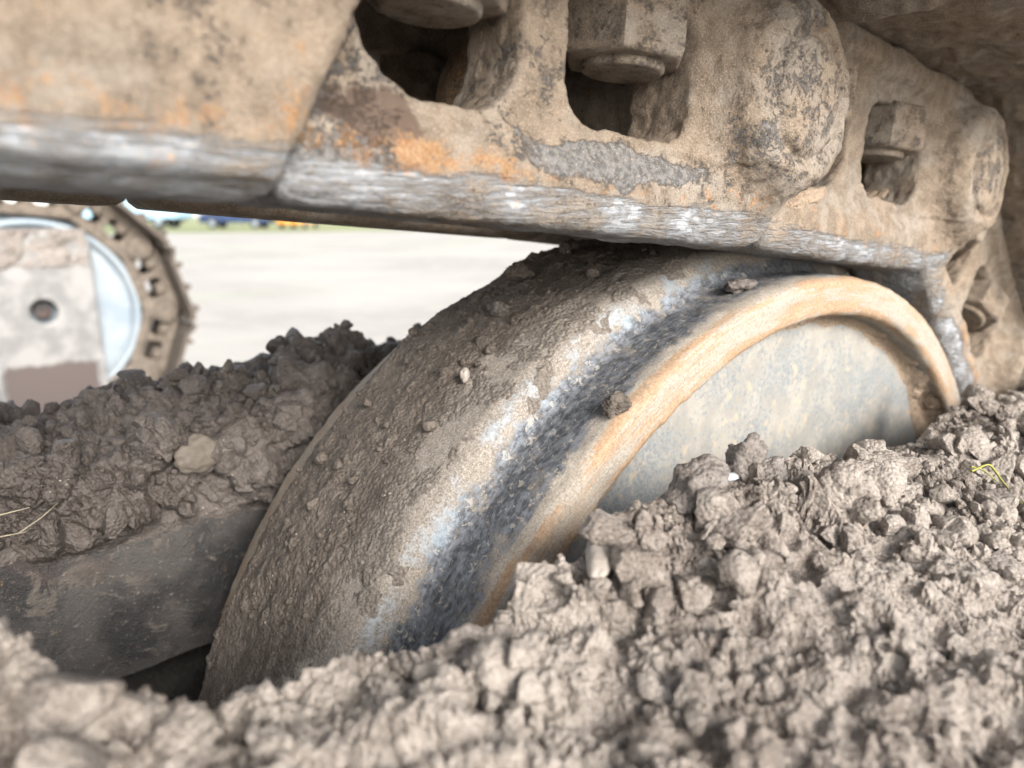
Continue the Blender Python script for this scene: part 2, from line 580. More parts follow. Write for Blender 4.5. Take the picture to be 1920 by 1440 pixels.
def link_sdf(u, w, v, bevel=True, plain=False):
    s = .007 * sstep(-.160, -.186, u) - .006 * sstep(-.062, -.03, u)
    ww = w - s
    web = extr(rbox(u + .0975, v, .1065, VT, .012), ww, .0175, .0145, .003)
    # the outer face is dished between rail and shoe seat
    r0 = np.hypot(u, v)
    rb = extr(r0 - .0345, w - .0030 * (1 - np.minimum(r0 / .0345, 1) ** 2) * -1, -.0008, .0185, .006)
    r1 = np.hypot(u + PITCH, v)
    lb = extr(r1 - .033, w, .0355, .0145, .004)
    # rail with a worn, rounded lower edge and a bevelled leading end
    rail = extr(rbox(u + .0930, v + .0455, .1018, .0115, .0055), w, .0195, .0225, .0065)
    cut = (u - .004) * .62 + (-(v + .047)) * .62 - .0065
    if bevel:
        rail = smax(rail, cut, .004)
    seat = extr(rbox(u + .10, v - .041, .088, .006, .003), w, .0165, .0185, .003)
    if plain:
        # broad smooth end: flat outer face cut off along a diagonal edge, no window showing
        edge = (u - .0255 - (v + .0133) * .485) * .90
        blk = extr(np.maximum(rbox(u + .030, v + .003, .085, .050, .010), edge), w, .0025, .0145, .004)
        web = extr(rbox(u + .0975, v, .1065, VT, .012), w, .0105, .0175, .004)
        d = smin(smin(web, blk, .006), smax(rail, edge, .003), .010)
        d = smin(d, lb, .008)
        gv = v + .021 + .06 * (u + .02)
        return d + .0045 * np.exp(-(gv / .0055) ** 2) * sstep(.012, -.03, u)
    d = smin(web, rail, .012)
    d = smin(d, seat, .006)
    d = smin(d, rb, .019)
    d = smin(d, lb, .008)
    # rib along the boss side
    # two bolt windows
    w1 = rbox(u + .0755, v + .0005, .0305, .0235, .0135)
    w1 = smax(w1, .0455 - r0, .008)
    w2 = rbox(u + .1500, v + .0015, .0255, .0245, .019)
    win = np.minimum(w1, w2)
    d = smax(d, -win, .0020)
    # groove round the pin
    d = smax(d, -(np.hypot(r0 - .0235, w + .0210) - .0030), .0015)
    return d

def build_link(h, bevel=True, plain=False):
    u = np.arange(-.252, .046, h, np.float32)
    w = np.arange(-.026, .060, h, np.float32)
    v = np.arange(-.068, .057, h, np.float32)
    f = link_sdf(u[:, None, None], w[None, :, None], v[None, None, :], bevel, plain).astype(np.float32)
    return surface_nets(f, (u[0], w[0], v[0]), h)

LV, LF = build_link(.00108)
LN = vert_normals(LV, LF)
PV, PF = build_link(.0014, True, True)
PN = vert_normals(PV, PF)
LV2, LF2 = build_link(.0028, False)

def link_attrs(V, P, N, kind):
    """where dust, rust and bare steel lie on a link; V local (u,w,v), P world"""
    u, w, v = V[:, 0], V[:, 1], V[:, 2]
    a, b, c = fbm(P, 22, 3, 1), fbm(P, 60, 4, 2), fbm(P, 160, 3, 3)
    rail = sstep(-.0405, -.0465, v + .003 * a) * (u < .013)
    dust = .79 + .17 * a + .15 * b - .06 * rail
    dust = np.where(N[:, 1] > .5, dust + .2, dust)
    boss = sstep(.040, .028, np.hypot(u, v)) * (kind != 1)
    dust -= boss * .17
    bare = rail * (.52 + .18 * b + .14 * a) * sstep(-.10, .25, -N[:, 1] + .9 * np.maximum(-N[:, 2], 0) + .05)
    bare *= sstep(-.036, -.044, v)
    rust = .06 + .20 * b + .12 * c + .28 * np.exp(-((v + .041 + .003 * a) / .006) ** 2) * (u < .01)
    stain = np.full(len(V), .05)
    if kind == 2:
        g = np.exp(-(((u + .085) / .040) ** 2 + ((v + .0345 + .004 * b) / .0065) ** 2) ** 2)      # scraped grey patch
        dust = dust - 1.1 * g
        rust = rust - .35 * g
        o = np.exp(-(((u + .163) / .022) ** 2 + ((v + .0415) / .006) ** 2))
        rust = rust + .42 * o
        t = np.exp(-(((u + .172) / .014) ** 2 + ((v + .033) / .010) ** 2) ** 2)
        stain = stain + .75 * t
        dust = dust - .35 * sstep(-.158, -.180, u)
    if kind == 1:
        rust = rust + .10
        dust = dust + .02
        bare = bare * 1.1
    if kind >= 3:
        dust = dust + .18
    return dict(dust=dust, rust=rust, bare=bare, stain=stain)

def link_mesh(kind, mw, seed, amp=1.0):
    LV_, LF_, LN_ = (PV, PF, PN) if kind == 1 else (LV, LF, LN)
    V = LV_.copy()
    Mx = np.array(mw)
    P = V @ Mx[:3, :3].T + Mx[:3, 3]
    at = link_attrs(V, P, LN_, kind)
    rough = .00055 * fbm(P, 130, 4, 20) + .00035 * fbm(P, 420, 2, 23)
    cake = np.maximum(fbm(P, 34, 4, 31 + seed) - .12, 0) * .0016 * sstep(.45, .8, at['dust'])
    d = rough * (1 - .6 * np.clip(at['bare'], 0, 1)) + cake * amp
    if kind == 2:
        V[:, 0] -= .0052 * sstep(-.165, -.194, V[:, 0]) * (V[:, 2] < -.030)
    # ragged crust of dirt left under the front window
    if kind in (2, 3):
        u, v = V[:, 0], V[:, 2]
        line = -.0285 + .0022 * fbm(P, 75, 4, 41) + .004 * sstep(-.02, -.11, u)
        cr = sstep(line - .0006, line + .0012, v) * sstep(-.112, -.10, u) * sstep(-.004, -.015, v)
        d = d + cr * .0011 * (LN_[:, 1] < -.2)
    V = V + LN_ * d[:, None]
    return mesh_np("track_link", V, LF_, True, at)

def nut_mesh(name, k=1):
    m = MB()
    m.cyl(.0235, .003, .026, 6, bev=.0028, mw=ROT('Z', 12))
    m.cyl(.0150, .0000, .005, 40, bev=.0018)
    me = m.mesh(name)
    for nm, val in (("dust", .68), ("rust", .16), ("bare", 0), ("stain", .1)):
        at = me.attributes.new(nm, 'FLOAT', 'POINT')
        at.data.foreach_set("value", np.full(len(me.vertices), val, np.float32))
    return me

def flat_attrs(me, dust=.75, rust=.2, bare=0., stain=.1):
    for nm, val in (("dust", dust), ("rust", rust), ("bare", bare), ("stain", stain)):
        at = me.attributes.new(nm, 'FLOAT', 'POINT')
        at.data.foreach_set("value", np.full(len(me.vertices), val, np.float32))
    return me

def lathe(prof, nseg=64, a0=0, a1=2 * math.pi, axis='Y'):
    prof = np.asarray(prof, np.float32)
    wrap = abs(a1 - a0 - 2 * math.pi) < 1e-6
    th = np.linspace(a0, a1, nseg, endpoint=not wrap)
    X = prof[None, :, 0] * np.cos(th)[:, None]
    Z = prof[None, :, 0] * np.sin(th)[:, None]
    Y = np.broadcast_to(prof[None, :, 1], X.shape)
    P = np.stack([X, Y, Z], -1)
    return P, grid_faces(nseg, len(prof), wrap), th

def pin_mesh():
    r = .0212
    prof = [(1e-4, -.0234), (.010, -.0232), (.017, -.0225), (.0195, -.0214), (r, -.0188), (r, .045), (1e-4, .045)]
    P, F, _ = lathe(prof, 48)
    return flat_attrs(mesh_np("pin", P.reshape(-1, 3), F), .60, .12)
def bushing_mesh():
    prof = [(.022, .0462), (.0315, .0462), (.0335, .048), (.034, .052), (.034, .124), (.0335, .128), (.022, .130)]
    P, F, _ = lathe(prof, 48)
    return flat_attrs(mesh_np("bushing", P.reshape(-1, 3), F), .70, .30)

def shoe_mesh(name, ny=220, dense=True, seed=0, gh=.024):
    """track shoe: bent plate with a lapping lip and three grouser bars on the outside"""
    t = .012
    base = VT + .0008
    low = [(-.190, base + .0155), (-.172, base + .011), (-.160, base + .003), (-.150, base), (.012, base), (.022, base - .002), (.030, base - .008), (.036, base - .012)]
    top = [(.044, base - .006), (.036, base + .006), (.024, base + t)]
    for g in (0.005, -.065, -.135):
        top += [(g + .010, base + t), (g + .005, base + t + gh), (g - .005, base + t + gh), (g - .010, base + t)]
    top += [(-.160, base + t + .003), (-.172, base + t + .011), (-.190, base + t + .014)]
    poly = np.array(low + top, np.float32)
    step = .0022 if dense else .02
    pts = []
    for i in range(len(poly)):
        a, b = poly[i], poly[(i + 1) % len(poly)]
        k = max(1, int(np.linalg.norm(b - a) / step)) if i < len(low) + 2 else 1
        for j in range(k):
            pts.append(a + (b - a) * j / k)
    pts = np.array(pts)
    Y = np.linspace(-.105, .285, ny)
    P = np.zeros((len(pts), ny, 3), np.float32)
    P[:, :, 0] = pts[:, 0:1]
    P[:, :, 2] = pts[:, 1:2]
    P[:, :, 1] = Y
    F = grid_faces(len(pts), ny, True)
    V = P.reshape(-1, 3)
    if dense:
        N = vert_normals(V, F)
        off = np.array([seed * 3.1, 0, 0], np.float32)
        und = (V[:, 2] < base + .004)
        d = .0011 * fbm(V + off, 55, 4, 60) + .0006 * fbm(V + off, 260, 3, 61)
        d += np.maximum(fbm(V + off, 24, 4, 62), 0) * .0040 * und
        d += domes(V + off, .011, .001, .0032, .30, 63) * .8 * und - domes(V + off, .016, .0012, .0040, .35, 64) * .7 * und + .0012 * ridged(V * np.array([.5, 1, 1], np.float32) + off, 70, 3, 65) * und
        V = V + N * d[:, None]
    n = len(pts)
    caps = [list(range(0, n * ny, ny)), list(range(ny - 1, n * ny, ny))[::-1]]
    me = mesh_np(name, V, [list(map(int, f)) for f in F] + caps, True)
    me.set_sharp_from_angle(angle=R(40))
    return flat_attrs(me, .96, .08, 0, .06)

# ------------------------------------------------------------------ lumps of earth
_ICO = {}
def ico(sub):
    if sub not in _ICO:
        b = bmesh.new()
        bmesh.ops.create_icosphere(b, subdivisions=sub, radius=1)
        v = np.array([x.co[:] for x in b.verts], np.float32)
        f = np.array([[w.index for w in x.verts] for x in b.faces], np.int64)
        b.free()
        _ICO[sub] = (v, f)
    return _ICO[sub]

RNG = np.random.default_rng(7)
def lump(r, seed, sub=2, rough=.35, squash=(1, 1, 1)):
    v, f = ico(sub)
    off = np.array([seed * 1.37, seed * 2.11, seed * .73], np.float32)
    d = 1 + rough * fbm(v + off, 1.1, 3, seed % 50) + rough * .35 * fbm(v + off, 3.2, 2, seed % 31)
    v = v * d[:, None] * np.array(squash, np.float32) * r
    return v, f


# ------------------------------------------------------------------ chain path
def chain_pins(n_back, n_fwd):
    pins = [(-.072, .343), (.1316, .3232)]
    sl = .0753
    p = np.array(pins[0]) + np.array([-.0055, .0004])
    back = []
    for k in range(n_back):
        p = p + PITCH * np.array([-math.cos(sl), math.sin(sl)])
        back.append(tuple(p))
        sl = sl * .75
    pins = back[::-1] + pins
    p = np.array(pins[-1])
    rad = .3355
    ang = math.atan2(p[1], p[0])
    for k in range(n_fwd):
        d = np.hypot(*p)
        best = None
        for a in np.linspace(ang - .3, ang - .95, 1400):
            q = rad * np.array([math.cos(a), math.sin(a)])
            e = abs(np.linalg.norm(q - p) - PITCH)
            if best is None or e < best[0]:
                best = (e, q, a)
        if best[2] < R(-95):
            break
        p, ang = best[1], best[2]
        pins.append(tuple(p))
    # lower run, back along the ground
    for k in range(5):
        z = max(p[1] - .05, -.338) if k == 0 else -.338
        dz = z - p[1]
        p = p + np.array([-math.sqrt(PITCH ** 2 - dz ** 2), dz])
        pins.append(tuple(p))
    return pins

def link_matrix(p0, p1, y, mirror=False):
    """local (u,w,v): origin at the leading pin p1, u towards p1 from p0"""
    d = np.array(p1) - np.array(p0)
    d /= np.linalg.norm(d)
    ux, uz = d
    m = Matrix(((ux, 0, -uz, p1[0]), (0, -1 if mirror else 1, 0, y), (uz, 0, ux, p1[1]), (0, 0, 0, 1)))
    return m

YR = .0012
def build_near_chain():
    root = empty("track_chain", (0, 0, 0))
    tag(root, "dusty steel track chain running over the big mud-caked idler wheel in front", "track chain")
    pins = chain_pins(4, 8)
    nut, pin, bush = nut_mesh("nut"), pin_mesh(), bushing_mesh()
    bl, bf = lump(1, 9, 4, .05, (.0140, .0140, .026))
    bolt = flat_attrs(mesh_np("bolt_end", bl, bf), .72, .50)
    low = None
    shoe_low = shoe_mesh("track_shoe", 8, False)
    first = 4                                        # index of pin 2's link start: link between pins[3] and pins[4]
    names = {2: 0, 3: 1, 4: 2, 5: 3, 6: 4}
    for i in range(len(pins) - 1):
        mw = link_matrix(pins[i], pins[i + 1], YR)
        mf = link_matrix(pins[i], pins[i + 1], .1752, True)
        kind = i - 1                                  # link 1: blurred at left, 2: centre, 3: right, 4/5: round the wheel
        near = kind in (1, 2, 3, 4, 5)
        if near:
            me = link_mesh(kind, mw, kind, 1.0 if kind < 4 else 2.2)
            lk = link("track_link", me, M_IRON, root, mw)
        else:
            if low is None:
                low = flat_attrs(mesh_np("track_link", LV2, LF2), .8, .2, 0, .1)
                low.materials.append(M_IRON)
            lk = link("track_link", low, M_IRON, root, mw)
        if low is None:
            low = flat_attrs(mesh_np("track_link", LV2, LF2), .8, .2, 0, .1)
        lf = link("track_link", low, M_IRON, root, mf)
        for par in (lk, lf):
            if par is lk and kind == 1:
                continue
            link("pin", pin, M_IRON, par)
            for uu in (-.066, -.148):
                link("nut", nut, M_IRON, par, TR(uu, .0165, 0))
        link("bushing", bush, M_IRON, lk)
        if kind in (1, 2, 3):
            link("bolt_end", bolt, M_IRON, lk, TR(-.078, .090, .004) @ ROT('Y', 22))
        if kind in (2, 3, 4, 5):
            sh = link("track_shoe", shoe_mesh("track_shoe", 240, True, kind), M_IRON, root, mw)
        else:
            sh = link("track_shoe", shoe_low, M_IRON, root, mw)
    return pins
PINS = build_near_chain()

# ------------------------------------------------------------------ near idler wheel
RT, RI, RF = .27, .2528, .2858
def wheel_profile():
    """(radius, y) from the recessed disc, round the rim, over the flange to the far side"""
    key = [(.232, .020), (.2480, .0215), (.2500, .015), (.2508, .005), (.2516, .0012), (.2535, .0), (.2660, .0), (.2688, .0010), (.2702, .0042),
           (.2706, .014), (.2700, .024), (.2703, .0310), (.2718, .0340), (.2775, .0368), (.2832, .0398), (.2857, .0455),
           (.2862, .070), (.2864, .090), (.2862, .118), (.2850, .131), (.2815, .137), (.2745, .1395), (.2710, .143),
           (.2703, .150), (.2700, .166), (.2685, .173), (.2645, .1757), (.258, .1762), (.2525, .170), (.2505, .156), (.232, .142)]
    key = np.array(key, np.float32)
    out = []
    for a, b in zip(key[:-1], key[1:]):
        k = max(1, int(np.linalg.norm(b - a) / .0014))
        for j in range(k):
            out.append(a + (b - a) * j / k)
    out.append(key[-1])
    out = np.array(out)
    for _ in range(1):
        out[1:-1] = .25 * out[:-2] + .5 * out[1:-1] + .25 * out[2:]
    return out

def build_near_wheel():
    root = empty("track_idler", (0, 0, 0))
    tag(root, "large rusty idler wheel caked with brown mud, sunk between two mud heaps", "idler wheel")
    prof = wheel_profile()
    s = np.concatenate([[0], np.cumsum(np.linalg.norm(np.diff(prof, axis=0), axis=1))])
    th = np.concatenate([np.linspace(R(-15), R(205), 720), np.linspace(R(205), R(345), 80)[1:-1]])
    n = len(th)
    rad, yy = prof[:, 0], prof[:, 1]
    X = rad[None] * np.cos(th)[:, None]
    Z = rad[None] * np.sin(th)[:, None]
    Y = np.broadcast_to(yy[None], X.shape)
    P = np.stack([X, Y, Z], -1)
    F = grid_faces(n, len(prof), True)
    V = P.reshape(-1, 3)
    N = vert_normals(V, F)
    TH = np.repeat(th, len(prof)).astype(np.float32)
    SS = np.tile(s, n).astype(np.float32)
    Rr = np.tile(rad, n)
    Yy = np.tile(yy, n)
    # streaks run round the wheel
    Q = np.stack([TH * .27 * .18, SS, np.zeros_like(SS)], -1)
    stk = fbm(Q, 260, 4, 71)
    big = fbm(V, 18, 3, 72)
    mid = fbm(V, 70, 4, 73)
    tread = sstep(.0045, .010, Yy) * sstep(.040, .034, Yy) * (Rr > .262)
    ring = ((Yy < .006) & (Rr > .25)).astype(float)
    fil = np.exp(-((Yy - .0385) / .0050) ** 2) * (Rr > .268)
    dark = tread * (.70 + .18 * mid + .10 * big) - .25 * tread * np.exp(-((Yy - .010) / .004) ** 2)
    rust = .10 + ring * (.25 + .38 * stk + .2 * big) + .36 * np.exp(-((Yy - .0022) / .0018) ** 2) * (Rr > .264) * (.6 + 1.0 * stk)
    rust += .42 * np.exp(-((Rr - .2535) / .0030) ** 2) * (Yy < .02) * (1 + stk)
    low = sstep(R(128), R(150), TH)                           # the rim gets rustier low down at the back
    rust += .30 * low * np.exp(-((Yy - .008) / .006) ** 2)
    bare = fil * (.40 + .34 * mid + .2 * big) * sstep(R(172), R(140), TH) * sstep(R(88), R(105), TH)
    rust += .42 * (Yy > .139) * (.7 + .6 * mid)
    pale = .05 + .16 * sstep(.064, .040, Yy) * (Yy > .03) + .66 * sstep(.012, .006, Yy) + .62 * (Yy > .139) + .25 * tread
    d = .00045 * fbm(V, 150, 4, 74) + .00025 * stk * ring
    d -= tread * np.maximum(mid - .25, 0) * .0012
    V = V + N * d[:, None].astype(np.float32)
    me = mesh_np("rim", V, F, True, dict(dark=dark, rust=rust, bare=bare, pale=pale, theta=TH * .27, prof=SS))
    rim = link("rim", me, M_WHEEL, root)
    # recessed disc
    pr = [(.2500, .0200), (.2475, .0182), (.240, .0175), (.20, .0178), (.12, .0170), (.085, .012), (.078, .004), (.002, .004)]
    prr = []
    for a, b in zip(pr[:-1], pr[1:]):
        for j in range(8):
            prr.append((a[0] + (b[0] - a[0]) * j / 8, a[1] + (b[1] - a[1]) * j / 8))
    P, F, _ = lathe(prr, 220)
    V = P.reshape(-1, 3).copy()
    V[:, 1] += .0009 * fbm(V, 26, 4, 75) + .0004 * fbm(V, 120, 3, 76)
    disc = link("web_disc", mesh_np("web_disc", V, F), M_DISC, root)
    prf = [(.2462, .146), (.20, .1535), (.085, .157), (.078, .164), (.002, .164)]
    P, F, _ = lathe(prf, 96)
    link("web_disc", mesh_np("web_disc", P.reshape(-1, 3), F), M_DISC, root)
    hub = MB().cyl(.055, -.014, .190, 48, bev=.004, mw=ROT('X', -90)).mesh("axle")
    link("axle", hub, M_DISC, root)
    return root
WHEEL = build_near_wheel()

def crumb(seed, sub):
    """broken crumb of earth: a ball cut by random planes, then roughened"""
    v, f = ico(sub)
    r = np.random.default_rng(seed)
    v = v.copy()
    for k in range(13):
        n = r.normal(size=3)
        n /= np.linalg.norm(n)
        h = r.uniform(.38, .85)
        d = v @ n.astype(np.float32) - h
        v = v - np.maximum(d, 0)[:, None] * n.astype(np.float32) * .93
    v = v * (1 + .10 * fbm(v, 2.2, 3, seed) + .05 * fbm(v, 6, 2, seed + 3))[:, None] * np.array([1.15, 1., .85], np.float32)
    return v.astype(np.float32), f

def rand_rot(rng):
    q = rng.normal(size=4)
    q /= np.linalg.norm(q)
    w, x, y, z = q
    return np.array([[1 - 2 * (y * y + z * z), 2 * (x * y - z * w), 2 * (x * z + y * w)],
                     [2 * (x * y + z * w), 1 - 2 * (x * x + z * z), 2 * (y * z - x * w)],
                     [2 * (x * z - y * w), 2 * (y * z + x * w), 1 - 2 * (x * x + y * y)]], np.float32)

_BASE = {s: [crumb(500 + k, s) for k in range(16)] for s in (1, 2, 3)}
def scatter_lumps(pos, rad, rng):
    Vs, Fs, o = [], [], 0
    for p, r in zip(pos, rad):
        s = 3 if r > .0055 else 2 if r > .0018 else 1
        v, f = _BASE[s][rng.integers(16)]
        v = (v @ rand_rot(rng).T) * r + p
        Vs.append(v)
        Fs.append(f + o)
        o += len(v)
    return np.concatenate(Vs), np.concatenate(Fs)

def join_qt(name, Vg, Fq, Vt, Ft, attrs=None):
    Fq3 = np.concatenate([Fq[:, [0, 1, 2]], Fq[:, [0, 2, 3]]])
    V = np.concatenate([Vg, Vt])
    F = np.concatenate([Fq3, Ft + len(Vg)])
    return mesh_np(name, V, F, True, attrs)

def cracks(P2, cell, seed):
    """1 along the joints of a warped cell pattern"""
    w = np.stack([fbm(P2, .9 / cell, 3, seed + 1), fbm(P2, .9 / cell, 3, seed + 2), 0 * P2[:, 0]], -1) * cell * .35
    q = (P2 + w) / cell
    i = np.floor(q).astype(np.int64)
    f1 = np.full(len(q), 9., np.float32)
    f2 = f1.copy()
    z = np.zeros(len(q), np.int64)
    for dx in (-1, 0, 1):
        for dy in (-1, 0, 1):
            a, b = i[:, 0] + dx, i[:, 1] + dy
            d = np.hypot(a + h01(a, b, z, seed) - q[:, 0], b + h01(a, b, z, seed + 7) - q[:, 1])
            f2 = np.minimum(f2, np.maximum(f1, d))
            f1 = np.minimum(f1, d)
    return np.exp(-((f2 - f1) / .11) ** 2)

def shards(P, cell, seed, dims=2, tilt=1.0):
    """broken angular clods: every cell is a tilted facet at its own height, with joints between"""
    w = np.stack([fbm(P, .8 / cell, 3, seed + 31), fbm(P, .8 / cell, 3, seed + 32), fbm(P, .8 / cell, 3, seed + 33)], -1) * cell * .22
    if dims == 2:
        w[:, 2] = 0
    q = ((P + w) / cell).astype(np.float32)
    i = np.floor(q).astype(np.int64)
    n = len(q)
    f1 = np.full(n, 9., np.float32)
    f2 = f1.copy()
    best = np.zeros(n, np.float32)
    for dx in (-1, 0, 1):
        for dy in (-1, 0, 1):
            for dz in ((0,) if dims == 2 else (-1, 0, 1)):
                a, b, c = i[:, 0] + dx, i[:, 1] + dy, i[:, 2] + dz
                vx, vy = a + h01(a, b, c, seed) - q[:, 0], b + h01(a, b, c, seed + 1) - q[:, 1]
                vz = c + h01(a, b, c, seed + 2) - q[:, 2] if dims == 3 else np.float32(0)
                d = np.sqrt(vx * vx + vy * vy + vz * vz)
                hh = h01(a, b, c, seed + 3) + tilt * ((h01(a, b, c, seed + 4) - .5) * vx + (h01(a, b, c, seed + 5) - .5) * vy)
                if dims == 3:
                    hh = hh + tilt * (h01(a, b, c, seed + 6) - .5) * vz
                m = d < f1
                f2 = np.where(m, f1, np.minimum(f2, d))
                best = np.where(m, hh, best)
                f1 = np.where(m, d, f1)
    return best - .55 * np.exp(-((f2 - f1) / .12) ** 2)

def coarse_lumps(P2, seed, dims=2):
    """clods of one to three centimetres"""
    w = np.stack([fbm(P2, 90, 3, seed + 5), fbm(P2, 90, 3, seed + 6), fbm(P2, 90, 3, seed + 7)], -1) * .0055
    if dims == 2:
        w[:, 2] = 0
    q = P2 + w
    h = domes(q, .026, .007, .0135, .32, seed, dims) * .5
    h = h + .0056 * shards(P2, .027, seed + 50, dims, 1.4) + .0028 * shards(P2, .0118, seed + 60, dims, 1.5)
    h = h + domes(q, .0125, .0028, .0060, .30, seed + 11, dims) * .55
    return h + .0024 * fbm(P2, 110, 3, seed + 40)

def fine_lumps(P, seed):
    """crumbs of a few millimetres and grain, laid over the clods in three dimensions"""
    m = sstep(-.40, .35, fbm(P, 50, 2, seed + 44))
    w2 = np.stack([fbm(P, 420, 2, seed + 8), fbm(P, 420, 2, seed + 9), fbm(P, 420, 2, seed + 10)], -1) * .0009
    q = P + w2
    h = .0024 * m * shards(P, .0056, seed + 70, 3, 1.4)
    h = h + (domes(q, .0046, .0010, .0024, .55, seed + 23) * .8 + domes(q, .0025, .0006, .0014, .7, seed + 37) * .9) * (.3 + .7 * m)
    return h + .0011 * fbm(P, 260, 4, seed + 41, .6)

def smooth_grid(P, n):
    for _ in range(n):
        P[1:-1] = .25 * P[:-2] + .5 * P[1:-1] + .25 * P[2:]
        P[:, 1:-1] = .25 * P[:, :-2] + .5 * P[:, 1:-1] + .25 * P[:, 2:]
    return P

# ------------------------------------------------------------------ foreground mud on the outer frame arm
CX = np.array([-.50, -.36, -.338, -.325, -.237, -.208, -.183, -.131, -.060, .008, .060, .094, .182, .40])
CZ = np.array([.205, .213, .212, .200, .197, .203, .209, .2115, .2070, .1945, .199, .2070, .192, .18])
EX = np.array([-.50, -.345, -.337, -.330, -.314, -.298, -.278, -.262, -.240, -.205, -.15, .40])
EY = np.array([.030, .030, .014, -.019, -.016, -.026, -.024, -.030, -.036, -.034, -.036, -.036])
def near_mud_height(x, y):
    ze = np.interp(x, CX, CZ)
    ye = np.interp(x, EX, EY)
    z = ze - .22 * np.maximum(ye - y, 0)
    z -= .25 * sstep(-.03, .12, x) * np.maximum(-.075 - y, 0)
    over = np.maximum(y - ye, 0)
    return z - 4.5 * over ** 1.15

def build_near_mud():
    x = np.concatenate([np.arange(-.47, -.335, .0012), np.arange(-.335, .16, .00074), np.arange(.16, .34, .0014)])
    y = np.concatenate([np.arange(-.215, -.150, .0013), np.arange(-.150, -.018, .00074), np.arange(-.018, .020, .0013)])
    X, Y = np.meshgrid(x, y, indexing='ij')
    P2 = np.stack([X.ravel(), Y.ravel(), np.zeros(X.size)], -1).astype(np.float32)
    base = near_mud_height(P2[:, 0], P2[:, 1])
    base = base + .0065 * fbm(P2, 13, 3, 80) + .0045 * fbm(P2, 34, 3, 81)
    P3 = np.stack([X, Y, base.reshape(X.shape)], -1)
    N = grid_normals(P3).reshape(-1, 3)
    h = coarse_lumps(P2, 200)
    V = P3.reshape(-1, 3) + N * (h - .0070)[:, None]
    G = smooth_grid(V.reshape(P3.shape).astype(np.float32), 2)
    N = grid_normals(G).reshape(-1, 3)
    V = G.reshape(-1, 3)
    V = (V + N * (fine_lumps(V, 230) - .0012)[:, None]).astype(np.float32)
    F = grid_faces(len(x), len(y))
    # loose crumbs on top
    rng = np.random.default_rng(3)
    k = 5200
    ii = rng.integers(0, len(V), k * 3)
    ii = ii[(V[ii, 1] < np.interp(V[ii, 0], EX, EY) + .012) & (fbm(V[ii], 28, 2, 95) + rng.normal(0, .25, len(ii)) > -.1)][:k]
    rad = np.clip(rng.lognormal(math.log(.0017), .70, len(ii)), .0007, .0098)
    Vt, Ft = scatter_lumps(V[ii] + N[ii] * rad[:, None] * .35, rad, rng)
    me = join_qt("mud_heap", V, F, Vt, Ft)
    me.set_sharp_from_angle(angle=R(30))
    o = link("mud_heap", me, M_MUD)
    tag(o, "pale dry crumbly mud heap across the bottom foreground, piled against the wheel", "mud", kind="stuff")
    return V, N
NMV, NMN = build_near_mud()

# ------------------------------------------------------------------ rear mud on the inner frame arm
def build_rear_mud():
    st = .0011
    x = np.arange(-.52, .20, st)
    cx = np.array([-.60, -.325, -.30, -.250, -.205, -.135, .2])
    cz = np.array([.186, .192, .195, .203, .214, .220, .205])
    prof = [(.206, .140), (.200, .152), (.194, .166), (.193, .180), (.198, .197), (.212, .208), (.235, .211), (.265, .206), (.30, .196), (.345, .150), (.35, .12)]
    pp = []
    for a, b in zip(prof[:-1], prof[1:]):
        a, b = np.array(a), np.array(b)
        kk = max(1, int(np.linalg.norm(b - a) / st))
        for j in range(kk):
            pp.append(a + (b - a) * j / kk)
    pp = np.array(pp)
    for _ in range(12):
        pp[1:-1] = .25 * pp[:-2] + .5 * pp[1:-1] + .25 * pp[2:]
    sc = (np.interp(x, cx, cz) - .142) / (.211 - .142)
    Z = .142 + (pp[None, :, 1] - .142) * np.where(pp[None, :, 1] > .142, sc[:, None], 1)
    P = np.stack([np.broadcast_to(x[:, None], Z.shape), np.broadcast_to(pp[None, :, 0], Z.shape), Z], -1).astype(np.float32)
    V0 = P.reshape(-1, 3)
    N = -grid_normals(P).reshape(-1, 3)
    if N[len(pp) * 10 + 5, 1] > 0:
        N = -N
    h = .0095 * fbm(V0, 26, 4, 90) + .004 * ridged(V0, 40, 3, 91)
    h += .0100 * shards(V0, .034, 310, 3, 1.2) + 1.35 * coarse_lumps(V0, 300, 3) - .010
    fade = sstep(.142, .156, V0[:, 2]) * .85 + .15
    G = smooth_grid((V0 + N * (h * fade)[:, None]).reshape(P.shape).astype(np.float32), 2)
    N2 = grid_normals(G).reshape(-1, 3)
    N2 *= np.sign((N2 * N).sum(1).mean())
    V = G.reshape(-1, 3)
    V = V + N2 * (fine_lumps(V, 330) * fade)[:, None]
    F = grid_faces(len(x), len(pp))[:, ::-1]
    rng = np.random.default_rng(5)
    ii = rng.integers(0, len(V), 3600)
    ii = ii[V0[ii, 2] > .155][:1500]
    rad = np.clip(rng.lognormal(math.log(.0024), .6, len(ii)), .001, .0085)
    Vt, Ft = scatter_lumps(V[ii] + N[ii] * rad[:, None] * .3, rad, rng)
    me = join_qt("mud_heap", V.astype(np.float32), F, Vt, Ft)
    me.set_sharp_from_angle(angle=R(32))
    o = link("mud_heap", me, M_WET)
    tag(o, "dark damp lumpy mud bank on the ledge behind the wheel at left", "mud", kind="stuff")
build_rear_mud()

